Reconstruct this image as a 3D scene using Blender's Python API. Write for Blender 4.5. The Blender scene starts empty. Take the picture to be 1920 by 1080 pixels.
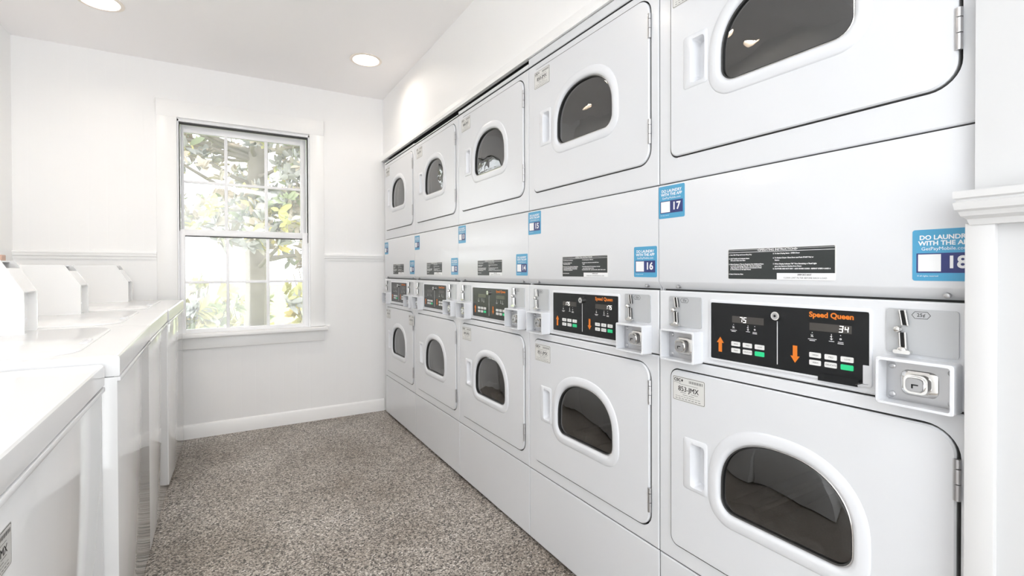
import bpy, bmesh, math, random
from math import sin, cos, pi, radians, sqrt, atan2
from mathutils import Vector, Matrix, Euler
random.seed(7)
S = bpy.context.scene
C = S.collection

# ------------------------------------------------------------------ camera, world, light
CAM_H = 1.0917
cam_d = bpy.data.cameras.new('camera'); cam = bpy.data.objects.new('camera', cam_d); C.objects.link(cam)
cam.location = (0, 0, CAM_H)
_yaw, _pit, _rol = radians(-30.4999), radians(90 - .4658), radians(-.175)
cam.matrix_world = (Matrix.Translation((0, 0, CAM_H)) @ Matrix.Rotation(_yaw, 4, 'Z') @ Matrix.Rotation(_pit, 4, 'X') @ Matrix.Rotation(_rol, 4, 'Z'))
cam_d.sensor_fit = 'HORIZONTAL'; cam_d.sensor_width = 36
cam_d.lens = 911.87 / 1920 * 36
cam_d.shift_x = 0.0
cam_d.shift_y = -(540 - 515.24) / 1920
cam_d.clip_start = .02; cam_d.clip_end = 200
S.camera = cam

WORLD_S, FILL_FLUO_S, CAN_S = 3.1, 14.0, 58.0
w = bpy.data.worlds.new('overcast_sky'); S.world = w; w.use_nodes = True
nt = w.node_tree; bgn = nt.nodes['Background']
bgn.inputs['Color'].default_value = (.95, .975, 1, 1); bgn.inputs['Strength'].default_value = WORLD_S
S.view_settings.view_transform = 'Standard'; S.view_settings.look = 'None'
S.view_settings.exposure = 0.79; S.view_settings.gamma = 1; S.view_settings.use_curve_mapping = False
cy = S.cycles
cy.use_denoising = True; cy.max_bounces = 14; cy.diffuse_bounces = 11; cy.glossy_bounces = 5
cy.transparent_max_bounces = 24; cy.sample_clamp_indirect = 6; cy.caustics_reflective = False; cy.caustics_refractive = False

def portal(name, loc, rot, sx, sy):
    l = bpy.data.lights.new(name, 'AREA'); l.shape = 'RECTANGLE'; l.size = sx; l.size_y = sy
    l.cycles.is_portal = True
    o = bpy.data.objects.new(name, l); C.objects.link(o); o.location = loc; o.rotation_euler = rot
portal('window_daylight', (.125, 3.95, 1.37), (radians(-90), 0, 0), .82, 1.45)
portal('added_opening_daylight', (-.325, -1.49, 1.15), (radians(90), 0, 0), 1.35, 2.3)  # guides sky light through the added opening behind the camera

# ------------------------------------------------------------------ materials
M = {}
def mat(name, col, rough=.5, metal=0., spec=.5, emit=None, es=0., coat=0.):
    m = bpy.data.materials.new(name); m.use_nodes = True
    b = m.node_tree.nodes['Principled BSDF']
    b.inputs['Base Color'].default_value = (*col, 1); b.inputs['Roughness'].default_value = rough
    b.inputs['Metallic'].default_value = metal; b.inputs['Specular IOR Level'].default_value = spec
    b.inputs['Coat Weight'].default_value = coat; b.inputs['Coat Roughness'].default_value = .13 if name == 'enamel' else .05
    if emit: b.inputs['Emission Color'].default_value = (*emit, 1); b.inputs['Emission Strength'].default_value = es
    M[name] = m; return m
def noise_col(m, c1, c2, scale=3., bump=0., bscale=60., detail=3):
    n = m.node_tree; b = n.nodes['Principled BSDF']
    tc = n.nodes.new('ShaderNodeTexCoord'); nz = n.nodes.new('ShaderNodeTexNoise'); nz.inputs['Scale'].default_value = scale
    nz.inputs['Detail'].default_value = detail
    cr = n.nodes.new('ShaderNodeValToRGB'); cr.color_ramp.elements[0].color = (*c1, 1); cr.color_ramp.elements[1].color = (*c2, 1)
    cr.color_ramp.elements[0].position = .35; cr.color_ramp.elements[1].position = .65
    n.links.new(tc.outputs['Object'], nz.inputs['Vector']); n.links.new(nz.outputs['Fac'], cr.inputs['Fac'])
    n.links.new(cr.outputs['Color'], b.inputs['Base Color'])
    if bump:
        nb = n.nodes.new('ShaderNodeTexNoise'); nb.inputs['Scale'].default_value = bscale; nb.inputs['Detail'].default_value = 2
        bp = n.nodes.new('ShaderNodeBump'); bp.inputs['Strength'].default_value = bump; bp.inputs['Distance'].default_value = .002
        n.links.new(tc.outputs['Object'], nb.inputs['Vector']); n.links.new(nb.outputs['Fac'], bp.inputs['Height']); n.links.new(bp.outputs['Normal'], b.inputs['Normal'])
    return m

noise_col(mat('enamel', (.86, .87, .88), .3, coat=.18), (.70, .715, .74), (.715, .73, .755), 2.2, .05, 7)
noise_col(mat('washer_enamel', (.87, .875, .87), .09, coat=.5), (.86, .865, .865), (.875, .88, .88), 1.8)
noise_col(mat('washer_top', (.89, .89, .89), .16, coat=.3), (.83, .835, .84), (.85, .85, .855), 1.8)
mat('plastic', (.735, .75, .78), .28)
mat('gap', (.10, .10, .10), .8)  # near-black; stands in for shade in seams, also feet and window strips
mat('jamb', (.3, .3, .3), .6)  # grey on recessed edges, stands in for shade in the door gaps
mat('dark_steel', (.50, .50, .49), .4, .4)
mat('black', (.010, .011, .012), .25, spec=.35)
mat('gasket', (.03, .03, .03), .35)
mat('lcd', (.06, .055, .05), .15)
mat('digit', (1, 1, 1), .5, emit=(1, .97, .93), es=1.0)
mat('print_white', (.85, .85, .85), .5)
mat('orange', (.72, .19, .012), .5)
mat('green', (.02, .62, .25), .45)
mat('key', (.78, .78, .77), .45)
mat('chrome', (.78, .77, .75), .1, 1.)
mat('steel', (.55, .55, .56), .3, .9)
mat('coinplate', (.52, .535, .55), .38, .25)
mat('sticker_blue', (.075, .34, .56), .4)
mat('sticker_navy', (.03, .042, .17), .4)
mat('sticker_white', (.85, .86, .87), .4)
mat('instr', (.035, .04, .04), .4, spec=.35)
mat('ink', (.02, .02, .02), .5)
mat('label_paper', (.70, .70, .68), .3)
mat('label_edge', (.12, .12, .12), .4)
mat('ceiling_paint', (.925, .91, .91), .7)
mat('trim_paint', (.92, .92, .915), .3)
mat('vinyl', (.93, .935, .95), .3)
mat('slot_dark', (.01, .01, .01), .6)
mat('wood', (.55, .36, .28), .55)
mat('wood_dark', (.12, .06, .04), .6)
mat('tube', (1, 1, 1), .5, emit=(.945, .975, 1), es=FILL_FLUO_S)  # glow of the added fill fixture behind the camera
mat('bulb', (1, 1, 1), .5, emit=(1, .915, .82), es=CAN_S)
mat('can', (.85, .78, .70), .4)

def wall_mat(name, c1, c2, axis):
    m = noise_col(mat(name, c1, .5), c1, c2, 1.5)
    n = m.node_tree; b = n.nodes['Principled BSDF']
    tc = n.nodes.new('ShaderNodeTexCoord'); sep = n.nodes.new('ShaderNodeSeparateXYZ')
    mu = n.nodes.new('ShaderNodeMath'); mu.operation = 'MULTIPLY'; mu.inputs[1].default_value = 1 / .088
    fr = n.nodes.new('ShaderNodeMath'); fr.operation = 'FRACT'
    lt = n.nodes.new('ShaderNodeMath'); lt.operation = 'GREATER_THAN'; lt.inputs[1].default_value = .05
    bp = n.nodes.new('ShaderNodeBump'); bp.inputs['Strength'].default_value = .35; bp.inputs['Distance'].default_value = .0015
    n.links.new(tc.outputs['Object'], sep.inputs[0]); n.links.new(sep.outputs[axis], mu.inputs[0]); n.links.new(mu.outputs[0], fr.inputs[0])
    n.links.new(fr.outputs[0], lt.inputs[0]); n.links.new(lt.outputs[0], bp.inputs['Height']); n.links.new(bp.outputs['Normal'], b.inputs['Normal'])
    return m
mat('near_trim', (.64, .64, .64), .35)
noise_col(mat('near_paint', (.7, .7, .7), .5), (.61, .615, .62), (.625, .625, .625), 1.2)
wall_mat('wall_x', (.90, .90, .90), (.915, .915, .913), 0)
wall_mat('wall_y', (.90, .90, .898), (.92, .918, .915), 1)
noise_col(mat('wall_plain', (.9, .9, .9), .55), (.9, .905, .90), (.915, .915, .915), 1.2)

def floor_mat():
    m = mat('floor_flake', (.4, .38, .35), .45); n = m.node_tree; b = n.nodes['Principled BSDF']; L = n.links.new
    tc = n.nodes.new('ShaderNodeTexCoord')
    def vor(sc):
        v = n.nodes.new('ShaderNodeTexVoronoi'); v.inputs['Scale'].default_value = sc; v.inputs['Randomness'].default_value = 1
        L(tc.outputs['Object'], v.inputs['Vector']); s = n.nodes.new('ShaderNodeSeparateColor'); L(v.outputs['Color'], s.inputs[0]); return s
    s1 = vor(185); s2 = vor(320)
    cr = n.nodes.new('ShaderNodeValToRGB'); r = cr.color_ramp; r.interpolation = 'CONSTANT'
    r.elements[0].position = 0; r.elements[0].color = (.025, .022, .02, 1)
    r.elements[1].position = .13; r.elements[1].color = (.12, .105, .095, 1)
    for p, c in ((.32, (.33, .295, .26)), (.58, (.47, .43, .385)), (.82, (.66, .62, .57)), (.95, (.85, .83, .8))):
        e = r.elements.new(p); e.color = (*c, 1)
    L(s1.outputs[0], cr.inputs['Fac'])
    cr2 = n.nodes.new('ShaderNodeValToRGB'); r2 = cr2.color_ramp; r2.interpolation = 'CONSTANT'
    r2.elements[0].position = 0; r2.elements[0].color = (.12, .11, .1, 1)
    r2.elements[1].position = .3; r2.elements[1].color = (.42, .385, .345, 1)
    e = r2.elements.new(.8); e.color = (.72, .68, .63, 1)
    L(s2.outputs[1], cr2.inputs['Fac'])
    mx = n.nodes.new('ShaderNodeMix'); mx.data_type = 'RGBA'; mx.inputs[0].default_value = .12
    L(cr.outputs[0], mx.inputs[6]); L(cr2.outputs[0], mx.inputs[7])
    nz = n.nodes.new('ShaderNodeTexNoise'); nz.inputs['Scale'].default_value = 2.5; nz.inputs['Detail'].default_value = 4; L(tc.outputs['Object'], nz.inputs['Vector'])
    cr3 = n.nodes.new('ShaderNodeValToRGB'); cr3.color_ramp.elements[0].position = .3; cr3.color_ramp.elements[1].position = .72
    cr3.color_ramp.elements[0].color = (.66, .62, .58, 1); cr3.color_ramp.elements[1].color = (1.06, 1.06, 1.06, 1)
    L(nz.outputs['Fac'], cr3.inputs['Fac'])
    m2 = n.nodes.new('ShaderNodeMix'); m2.data_type = 'RGBA'; m2.blend_type = 'MULTIPLY'; m2.inputs[0].default_value = 1
    L(mx.outputs[2], m2.inputs[6]); L(cr3.outputs[0], m2.inputs[7]); L(m2.outputs[2], b.inputs['Base Color'])
    bp = n.nodes.new('ShaderNodeBump'); bp.inputs['Strength'].default_value = .5; bp.inputs['Distance'].default_value = .0015
    L(s1.outputs[1], bp.inputs['Height']); L(bp.outputs['Normal'], b.inputs['Normal'])
floor_mat()

def glass_mat(name, tint, ior, haze=0.):
    m = bpy.data.materials.new(name); m.use_nodes = True; n = m.node_tree; n.nodes.clear(); L = n.links.new
    out = n.nodes.new('ShaderNodeOutputMaterial'); fr = n.nodes.new('ShaderNodeFresnel'); fr.inputs['IOR'].default_value = ior
    tr = n.nodes.new('ShaderNodeBsdfTransparent'); tr.inputs[0].default_value = (*tint, 1)
    gl = n.nodes.new('ShaderNodeBsdfGlossy'); gl.inputs['Roughness'].default_value = .01 if haze == 0 else .035; gl.inputs['Color'].default_value = (1, 1, 1, 1)
    if haze == 0:
        tc = n.nodes.new('ShaderNodeTexCoord'); nz = n.nodes.new('ShaderNodeTexNoise'); nz.inputs['Scale'].default_value = 7; nz.inputs['Detail'].default_value = 1
        bp = n.nodes.new('ShaderNodeBump'); bp.inputs['Strength'].default_value = .35; bp.inputs['Distance'].default_value = .01
        L(tc.outputs['Object'], nz.inputs['Vector']); L(nz.outputs['Fac'], bp.inputs['Height']); L(bp.outputs['Normal'], gl.inputs['Normal'])
    mx = n.nodes.new('ShaderNodeMixShader'); L(fr.outputs[0], mx.inputs[0]); L(tr.outputs[0], mx.inputs[1]); L(gl.outputs[0], mx.inputs[2])
    last = mx
    if haze:
        tl = n.nodes.new('ShaderNodeBsdfTranslucent'); tl.inputs[0].default_value = (.95, .96, 1, 1)
        m2 = n.nodes.new('ShaderNodeMixShader'); m2.inputs[0].default_value = haze
        L(mx.outputs[0], m2.inputs[1]); L(tl.outputs[0], m2.inputs[2]); last = m2
    L(last.outputs[0], out.inputs[0]); M[name] = m
glass_mat('door_glass', (.86, .88, .88), 2.15)
glass_mat('window_glass', (.96, .97, .97), 1.52, .09)

def leaf_mat(name, c1, c2):
    m = noise_col(mat(name, c1, .45), c1, c2, 2.5)
leaf_mat('leaf_brown', (.42, .33, .25), (.46, .42, .34)); leaf_mat('leaf_green', (.22, .27, .15), (.36, .40, .20))
leaf_mat('leaf_yellow', (.62, .48, .14), (.50, .52, .20)); leaf_mat('leaf_gray', (.30, .31, .30), (.42, .41, .38))
noise_col(mat('bark', (.3, .28, .26), .9), (.23, .195, .165), (.30, .265, .235), 5)
noise_col(mat('lawn', (.45, .55, .2), .9), (.20, .25, .09), (.27, .30, .13), 4)
noise_col(mat('stucco', (.75, .75, .72), .9), (.7, .7, .68), (.78, .77, .74), 4)

# ------------------------------------------------------------------ mesh helpers
class MB:
    """collects shapes; build() links them as one mesh object"""
    def __init__(s): s.bm = bmesh.new(); s.mats = []
    def mi(s, m):
        if m not in s.mats: s.mats.append(m)
        return s.mats.index(m)
    def face(s, vs, m):
        try: f = s.bm.faces.new(vs)
        except ValueError: return None
        f.material_index = s.mi(m); return f
    def v(s, p): return s.bm.verts.new(p)
    def box(s, x0, x1, y0, y1, z0, z1, m, bev=0., seg=2):
        x0, x1 = min(x0, x1), max(x0, x1); y0, y1 = min(y0, y1), max(y0, y1); z0, z1 = min(z0, z1), max(z0, z1)
        v = [s.v((x, y, z)) for x in (x0, x1) for y in (y0, y1) for z in (z0, z1)]
        fs = [s.face([v[i] for i in q], m) for q in ((0, 1, 3, 2), (4, 6, 7, 5), (0, 4, 5, 1), (2, 3, 7, 6), (0, 2, 6, 4), (1, 5, 7, 3))]
        if bev:
            es = list({e for f in fs for e in f.edges})
            r = bmesh.ops.bevel(s.bm, geom=es, offset=bev, segments=seg, profile=.5, affect='EDGES')
            for f in r['faces']: f.material_index = s.mi(m)
        return s
    def loft(s, loops, m, closed=True, cap0=False, cap1=False, cyc=False):
        """loops: list of equal length point lists"""
        V = [[s.v(p) for p in lp] for lp in loops]
        n = len(V[0]); R = range(len(V) if cyc else len(V) - 1)
        for i in R:
            a, b = V[i], V[(i + 1) % len(V)]
            for k in range(n if closed else n - 1):
                s.face([a[k], a[(k + 1) % n], b[(k + 1) % n], b[k]], m[i] if isinstance(m, list) else m)
        m0 = m[0] if isinstance(m, list) else m; m1 = m[-1] if isinstance(m, list) else m
        if cap0: s.face(V[0], m0)
        if cap1: s.face(list(reversed(V[-1])), m1)
        return s
    def tube(s, a, b, r, m, n=12, r2=None):
        a = Vector(a); b = Vector(b); d = (b - a).normalized(); q = d.to_track_quat('Z', 'Y')
        r2 = r if r2 is None else r2
        L = [[p + q @ Vector((rr * cos(2 * pi * k / n), rr * sin(2 * pi * k / n), 0)) for k in range(n)] for p, rr in ((a, r), (b, r2))]
        return s.loft(L, m, cap0=True, cap1=True)
    def ball(s, c, r, m, sx=1, sy=1, sz=1, n=12):
        r0 = bmesh.ops.create_uvsphere(s.bm, u_segments=n, v_segments=n // 2 + 2, radius=r, matrix=Matrix.Translation(c) @ Matrix.Diagonal((sx, sy, sz, 1)))
        for f in {f for v in r0['verts'] for f in v.link_faces}: f.material_index = s.mi(m)
        return s
    def text(s, body, p0, size, m, align='CENTER', bold=0., sx=1., rot=None, mode='dryer'):
        """flat lettering, raised slightly; p0 = (u, z, out) in front-panel terms"""
        key = (body, align, bold, size > .0085)
        if key not in TXT:
            cu = bpy.data.curves.new('lettering', 'FONT'); cu.body = body; cu.size = 1; cu.align_x = align; cu.align_y = 'CENTER'
            cu.offset = bold; cu.resolution_u = 5 if size > .0085 else 2
            o = bpy.data.objects.new('lettering', cu); C.objects.link(o)
            bpy.context.view_layer.update()
            dg = bpy.context.evaluated_depsgraph_get(); me = bpy.data.meshes.new_from_object(o.evaluated_get(dg))
            TXT[key] = ([tuple(v.co) for v in me.vertices], [tuple(p.vertices) for p in me.polygons])
            bpy.data.objects.remove(o); bpy.data.curves.remove(cu); bpy.data.meshes.remove(me)
        vs, ps = TXT[key]; u, z, o_ = p0
        V = []
        for x, y, _ in vs:
            x, y = x * size * sx, y * size
            if rot: x, y = x * cos(rot) - y * sin(rot), x * sin(rot) + y * cos(rot)
            V.append(s.v(P(u + x, z + y, o_) if mode == 'dryer' else PL(u + x, z + y, o_)))
        for p in ps: s.face([V[i] for i in p], m)
        return s
    def build(s, name, parent=None, sharp=35, loc=None):
        bmesh.ops.recalc_face_normals(s.bm, faces=s.bm.faces)
        me = bpy.data.meshes.new(name); s.bm.to_mesh(me); s.bm.free()
        for m in s.mats: me.materials.append(M[m])
        me.polygons.foreach_set('use_smooth', [True] * len(me.polygons))
        me.set_sharp_from_angle(angle=radians(sharp))
        o = bpy.data.objects.new(name, me); C.objects.link(o)
        if parent: o.parent = parent
        if loc: o.location = loc
        return o
TXT = {}
def tag(o, label=None, cat=None, group=None, kind=None):
    if label: o['label'] = label
    if cat: o['category'] = cat
    if group: o['group'] = group
    if kind: o['kind'] = kind
    return o
def empty(name, loc, label, cat, group=None, rz=0):
    o = bpy.data.objects.new(name, None); C.objects.link(o); o.location = loc; o.rotation_euler = (0, 0, rz)
    o.empty_display_size = .1
    return tag(o, label, cat, group)
def children(o): return [c for c in bpy.data.objects if c.parent == o]
def struct(o, label=None): return tag(o, label, None, None, 'structure')

# ------------------------------------------------------------------ room
D = 1.0582           # plane of the dryer fronts
W = .686
FARY, LX, CZ = 3.80, -1.035, 2.43
FRONT = [.289, .975, 1.661, 2.347, 3.033]   # nearer edge of each unit

m = MB(); m.box(-1.2, 2.0, -1.6, 4.0, -.1, 0, 'floor_flake'); struct(m.build('floor'), 'floor of beige, grey and black stone flakes')

# ceiling with round openings for the recessed lights
CANS = [(-.526, 3.11), (.775, 3.13), (-.526, 1.85), (.1, 1.85)]  # last two are added out of view to brighten the room
RC = .078
def poly_rad(poly, c, a):
    """distance from c to the convex polygon along angle a"""
    dx, dy = cos(a), sin(a); best = None
    n = len(poly)
    for i in range(n):
        x1, y1 = poly[i][0] - c[0], poly[i][1] - c[1]; x2, y2 = poly[(i + 1) % n][0] - c[0], poly[(i + 1) % n][1] - c[1]
        ex, ey = x2 - x1, y2 - y1; den = dx * ey - dy * ex
        if abs(den) < 1e-12: continue
        t = (x1 * ey - y1 * ex) / den; q = (x1 * dy - y1 * dx) / den
        if t > 0 and -1e-6 <= q <= 1 + 1e-6 and (best is None or t > best): best = t
    return best
def rays(poly, c, angs): 
    return [(c[0] + poly_rad(poly, c, a) * cos(a), c[1] + poly_rad(poly, c, a) * sin(a)) for a in angs]
def angset(c, polys, n=64):
    A = [2 * pi * k / n for k in range(n)]
    for p in polys: A += [atan2(y - c[1], x - c[0]) % (2 * pi) for x, y in p]
    A.sort(); out = []
    for a in A:
        if not out or a - out[-1] > 1e-5: out.append(a)
    if out[0] + 2 * pi - out[-1] < 1e-5: out.pop()
    return out
def rect(x0, x1, y0, y1): return [(x0, y0), (x1, y0), (x1, y1), (x0, y1)]
m = MB()
YS = [.6, 2.3, 4.0]
for (cx, cyy) in CANS:
    j = 0 if cyy < 2.3 else 1
    XS = [-1.2, {0: -.2, 1: .12}[j], 2.0]; i = 0 if cx < XS[1] else 1
    r = rect(XS[i], XS[i + 1], YS[j], YS[j + 1]); A = angset((cx, cyy), [r], 48)
    o_ = rays(r, (cx, cyy), A); c_ = [(cx + RC * cos(a), cyy + RC * sin(a)) for a in A]
    m.loft([[(x, y, CZ + .14) for x, y in o_], [(x, y, CZ) for x, y in o_], [(x, y, CZ) for x, y in c_], [(x, y, CZ + .14) for x, y in c_]], 'ceiling_paint', cyc=False)
m.box(-1.2, 2.0, -1.6, .6, CZ, CZ + .14, 'ceiling_paint')
m.box(-1.2, 2.0, -1.6, 4.0, CZ + .14, CZ + .2, 'ceiling_paint')
struct(m.build('ceiling'), 'white painted ceiling with recessed round lights')

# far wall with the window opening
WX0, WX1, WZ0, WZ1 = -.268, .535, .672, 2.078
m = MB()
m.box(-1.2, WX0, FARY, 3.95, 0, CZ, 'wall_x'); m.box(WX1, 2.0, FARY, 3.95, 0, CZ, 'wall_x')
m.box(WX0, WX1, FARY, 3.95, 0, WZ0, 'wall_x'); m.box(WX0, WX1, FARY, 3.95, WZ1, CZ, 'wall_x')
struct(m.build('wall_far'), 'white panelled far wall around the window')
m = MB(); m.box(-1.2, LX, -1.5, FARY, 0, CZ, 'wall_plain'); struct(m.build('wall_left'), 'white wall behind the washers')
m = MB(); m.box(1.068, 1.85, .297, FARY, 1.985, CZ, 'wall_y'); m.box(1.08, 1.85, .30, FARY, 1.975, 1.985, 'gap'); m.box(1.066, 1.08, .297, FARY, 1.960, 1.99, 'wall_y'); m.box(1.85, 2.0, -1.5, FARY, 0, CZ, 'wall_plain')  # dark board under the wall is painted shade over the dryer tops
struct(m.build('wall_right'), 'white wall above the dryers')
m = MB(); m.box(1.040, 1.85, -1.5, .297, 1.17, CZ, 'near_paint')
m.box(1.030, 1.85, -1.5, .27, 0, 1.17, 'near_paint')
struct(m.build('wall_near'), 'white wall closing off the dryer row beside the camera')
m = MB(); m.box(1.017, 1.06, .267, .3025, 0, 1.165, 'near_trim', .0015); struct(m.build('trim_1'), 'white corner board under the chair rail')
# back wall with an added, unseen opening that lets in fill daylight
m = MB()
m.box(-1.2, -1.0, -1.6, -1.5, 0, CZ, 'wall_plain'); m.box(.35, 2.0, -1.6, -1.5, 0, CZ, 'wall_plain'); m.box(-1.0, .35, -1.6, -1.5, 2.3, CZ, 'wall_plain')
struct(m.build('wall_back'), 'white wall behind the camera with an added opening for fill daylight')

def rail_profile(kind):
    if kind == 'chair': return [(0, 1.170), (.006, 1.170), (.008, 1.178), (.008, 1.184), (.013, 1.190), (.015, 1.199), (.015, 1.2035), (.018, 1.206), (.018, 1.215), (.0, 1.217)]
    if kind == 'near': return [(0, 1.162), (.015, 1.162), (.018, 1.171), (.025, 1.176), (.028, 1.183), (.032, 1.186), (.034, 1.197), (.030, 1.199), (.030, 1.2015), (.034, 1.204), (.034, 1.215), (.0, 1.217)]
    if kind == 'dryer': return [(0, 1.945), (.018, 1.945), (.019, 1.962), (.014, 1.970), (.012, 1.985), (.006, 1.995), (0, 1.997)]
    if kind == 'base': return [(0, 0), (.010, 0), (.010, .078), (.007, .086), (.002, .092), (0, .093)]
def far_rail(name, x0, x1, kind, label):
    pr = rail_profile(kind); m = MB()
    m.loft([[(x, FARY - p[0], p[1]) for p in pr] for x in (x0, x1)], 'trim_paint', cap0=True, cap1=True); struct(m.build(name, sharp=25), label)
far_rail('trim_2', LX, -.374, 'chair', 'white chair rail on the far wall left of the window')
far_rail('trim_3', .625, 1.066, 'chair', 'white chair rail on the far wall right of the window')
far_rail('baseboard_far', LX, 1.066, 'base', 'white baseboard under the window')
def side_rail(name, X, y0, y1, kind, label, wrap=0):
    pr = rail_profile(kind); m = MB()
    L = [[(X - p[0], y, p[1]) for p in pr] for y in (y0, y1 - wrap)]
    if wrap:
        L = [[(X - p[0], y0, p[1]) for p in pr], [(X - p[0], y1 + (p[0] - .034) * .8, p[1]) for p in pr], [(X + .03, y1 + (p[0] - .034) * .8, p[1]) for p in pr]]
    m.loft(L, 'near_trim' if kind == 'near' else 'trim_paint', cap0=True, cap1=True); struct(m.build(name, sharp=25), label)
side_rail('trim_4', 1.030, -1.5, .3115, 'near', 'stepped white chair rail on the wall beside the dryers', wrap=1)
side_rail('trim_5', 1.068, .297, FARY, 'dryer', 'white trim along the wall foot above the dryers')
m = MB()
struct(MB().box(LX, LX + .012, -1.5, FARY - .015, 0, .1, 'trim_paint').build('baseboard_left'), 'white baseboard behind the washers')

# window_1
win = bpy.data.objects.new('window_1', None); C.objects.link(win); win.location = (0, 0, 0); struct(win, 'white double hung window with divided panes')
m = MB()  # casing
m.box(-.373, WX0 + .004, FARY - .016, FARY, .69, 2.19, 'trim_paint', .003); m.box(WX1 - .004, .628, FARY - .016, FARY, .69, 2.19, 'trim_paint', .003)
m.box(-.373, .628, FARY - .018, FARY, 2.084, 2.192, 'trim_paint', .003)
m.build('window_casing', win)
m = MB(); m.box(-.39, .645, FARY - .062, FARY + .06, .662, .688, 'trim_paint', .006, 3); m.box(-.37, .625, FARY - .018, FARY, .585, .662, 'trim_paint', .004)
m.build('window_sill', win)
m = MB()  # jamb
m.box(WX0 - .001, WX0 + .012, FARY, 3.95, WZ0, WZ1, 'vinyl'); m.box(WX1 - .012, WX1 + .001, FARY, 3.95, WZ0, WZ1, 'vinyl')
m.box(WX0, WX1, FARY, 3.95, WZ1 - .012, WZ1 + .001, 'vinyl'); m.box(WX0, WX1, FARY, 3.95, WZ0 - .001, WZ0 + .012, 'vinyl')
m.box(WX0 + .012, WX0 + .015, FARY + .02, FARY + .07, 1.36, WZ1 - .012, 'gap'); m.box(WX1 - .015, WX1 - .012, FARY + .02, FARY + .07, 1.30, WZ1 - .012, 'gap')
m.box(WX0 + .012, WX1 - .012, FARY + .02, FARY + .07, WZ1 - .0155, WZ1 - .012, 'gap')
m.build('window_jamb', win)
def sash(name, x0, x1, z0, z1, gx0, gx1, gz0, gz1, y, muz):
    m = MB(); t = .03
    m.box(x0, gx0, y, y + t, z0, z1, 'vinyl', .003); m.box(gx1, x1, y, y + t, z0, z1, 'vinyl', .003)
    m.box(gx0 - .003, gx1 + .003, y, y + t, z0, gz0, 'vinyl', .003); m.box(gx0 - .003, gx1 + .003, y, y + t, gz1, z1, 'vinyl', .003)
    for mx in (gx0 + (gx1 - gx0) / 3 + .003, gx0 + 2 * (gx1 - gx0) / 3 + .012): m.box(mx - .010, mx + .010, y + .006, y + t - .006, gz0, gz1, 'vinyl', .002)
    m.box(gx0, gx1, y + .007, y + t - .007, muz - .009, muz + .009, 'vinyl', .002)
    o = m.build(name, win)
    m = MB(); m.box(gx0 - .005, gx1 + .005, y + .0145, y + .0155, gz0 - .005, gz1 + .005, 'window_glass'); m.build('window_glass', o)
sash('upper_sash', WX0 + .018, WX1 - .019, 1.335, WZ1 - .018, -.232, .478, 1.372, 2.012, FARY + .062, 1.69)
sash('lower_sash', WX0 + .012, WX1 - .012, .684, 1.372, -.226, .484, .712, 1.33, FARY + .028, 1.022)
m = MB()
m.box(-.226, .484, FARY + .030, FARY + .036, 1.322, 1.330, 'gap')
m.build('weather_strip', win)

# ------------------------------------------------------------------ recessed lights (two added unseen) and the added fluorescent fill
def can(i, x, y, label):
    t = empty('recessed_light', (x, y, CZ), label, 'ceiling light', 'recessed ceiling lights')
    m = MB(); N = 40
    prof = [(.096, 0), (.098, -.004), (.092, -.006), (.080, -.005), (.076, 0), (.068, .03), (.066, .062), (.072, .062), (.077, .03), (.0775, 0.0)]
    m.loft([[(r * cos(2 * pi * k / N), r * sin(2 * pi * k / N), z) for k in range(N)] for r, z in prof], 'can', cyc=True)
    m.build('trim_ring', t)
    m = MB(); m.loft([[(r * cos(2 * pi * k / N), r * sin(2 * pi * k / N), z) for k in range(N)] for r, z in ((.064, .05), (.06, .038), (.045, .028), (.02, .023))], 'bulb', cap1=True)
    m.build('lamp_lens', t)
can(0, *CANS[0], 'round recessed ceiling light at the top edge left of the window')
can(1, *CANS[1], 'round warm recessed ceiling light near the corner between window and dryers')
can(2, *CANS[2], 'unseen round recessed fill light added over the washers'); can(3, *CANS[3], 'unseen round recessed fill light added over the middle dryers')
t = empty('added_fluorescent', (.1, -.85, CZ), 'long fluorescent fill fixture added on the ceiling behind the camera', 'ceiling light', rz=radians(-38))  # added out of view, for fill and the streak in the window glass
m = MB(); m.box(-.82, .82, -.17, .17, -.05, -.003, 'trim_paint', .006); m.build('housing', t)
m = MB(); m.box(-.79, .79, -.048, .048, -.08, -.0505, 'tube', .012, 3); m.build('diffuser', t)

# ------------------------------------------------------------------ stacked dryers
# local frame of a unit: origin on the floor at the middle of the front plane; u runs from the far edge to the near edge
def P(u, z, o): return (-o, W / 2 - u, z)
NA = 72
def rrect(u0, u1, z0, z1, r, n=8):
    """rounded rectangle; r = radius or (bl, br, tr, tl)"""
    if not isinstance(r, tuple): r = (r,) * 4
    out = []
    for (cu, cz, a0, rr) in ((u0, z0, pi, r[0]), (u1, z0, 1.5 * pi, r[1]), (u1, z1, 0, r[2]), (u0, z1, .5 * pi, r[3])):
        ou = cu + rr * (1 if cu == u0 else -1); oz = cz + rr * (1 if cz == z0 else -1)
        for k in range(n + 1):
            a = a0 + .5 * pi * k / n; out.append((ou + rr * cos(a), oz + rr * sin(a)))
    return out
def dshape(cu, cz, g=0.):
    """window outline: flat bottom, arched top; g grows it"""
    hw, zt, zb, zc, r = .148 + g, .107 + g, .088 + g, -.022, .036 + g * .8
    out = []
    for k in range(0, 33):
        a = pi * k / 32; e = 2 / 2.3
        out.append((cu + hw * math.copysign(abs(cos(a)) ** e, cos(a)), cz + zc + (zt - zc) * abs(sin(a)) ** e))
    for k in range(0, 9):
        a = pi + .5 * pi * k / 8; out.append((cu - hw + r + r * cos(a), cz - zb + r + r * sin(a)))
    for k in range(0, 9):
        a = 1.5 * pi + .5 * pi * k / 8; out.append((cu + hw - r + r * cos(a), cz - zb + r + r * sin(a)))
    return out
def L3(poly, o): return [P(u, z, o) for u, z in poly]
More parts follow.
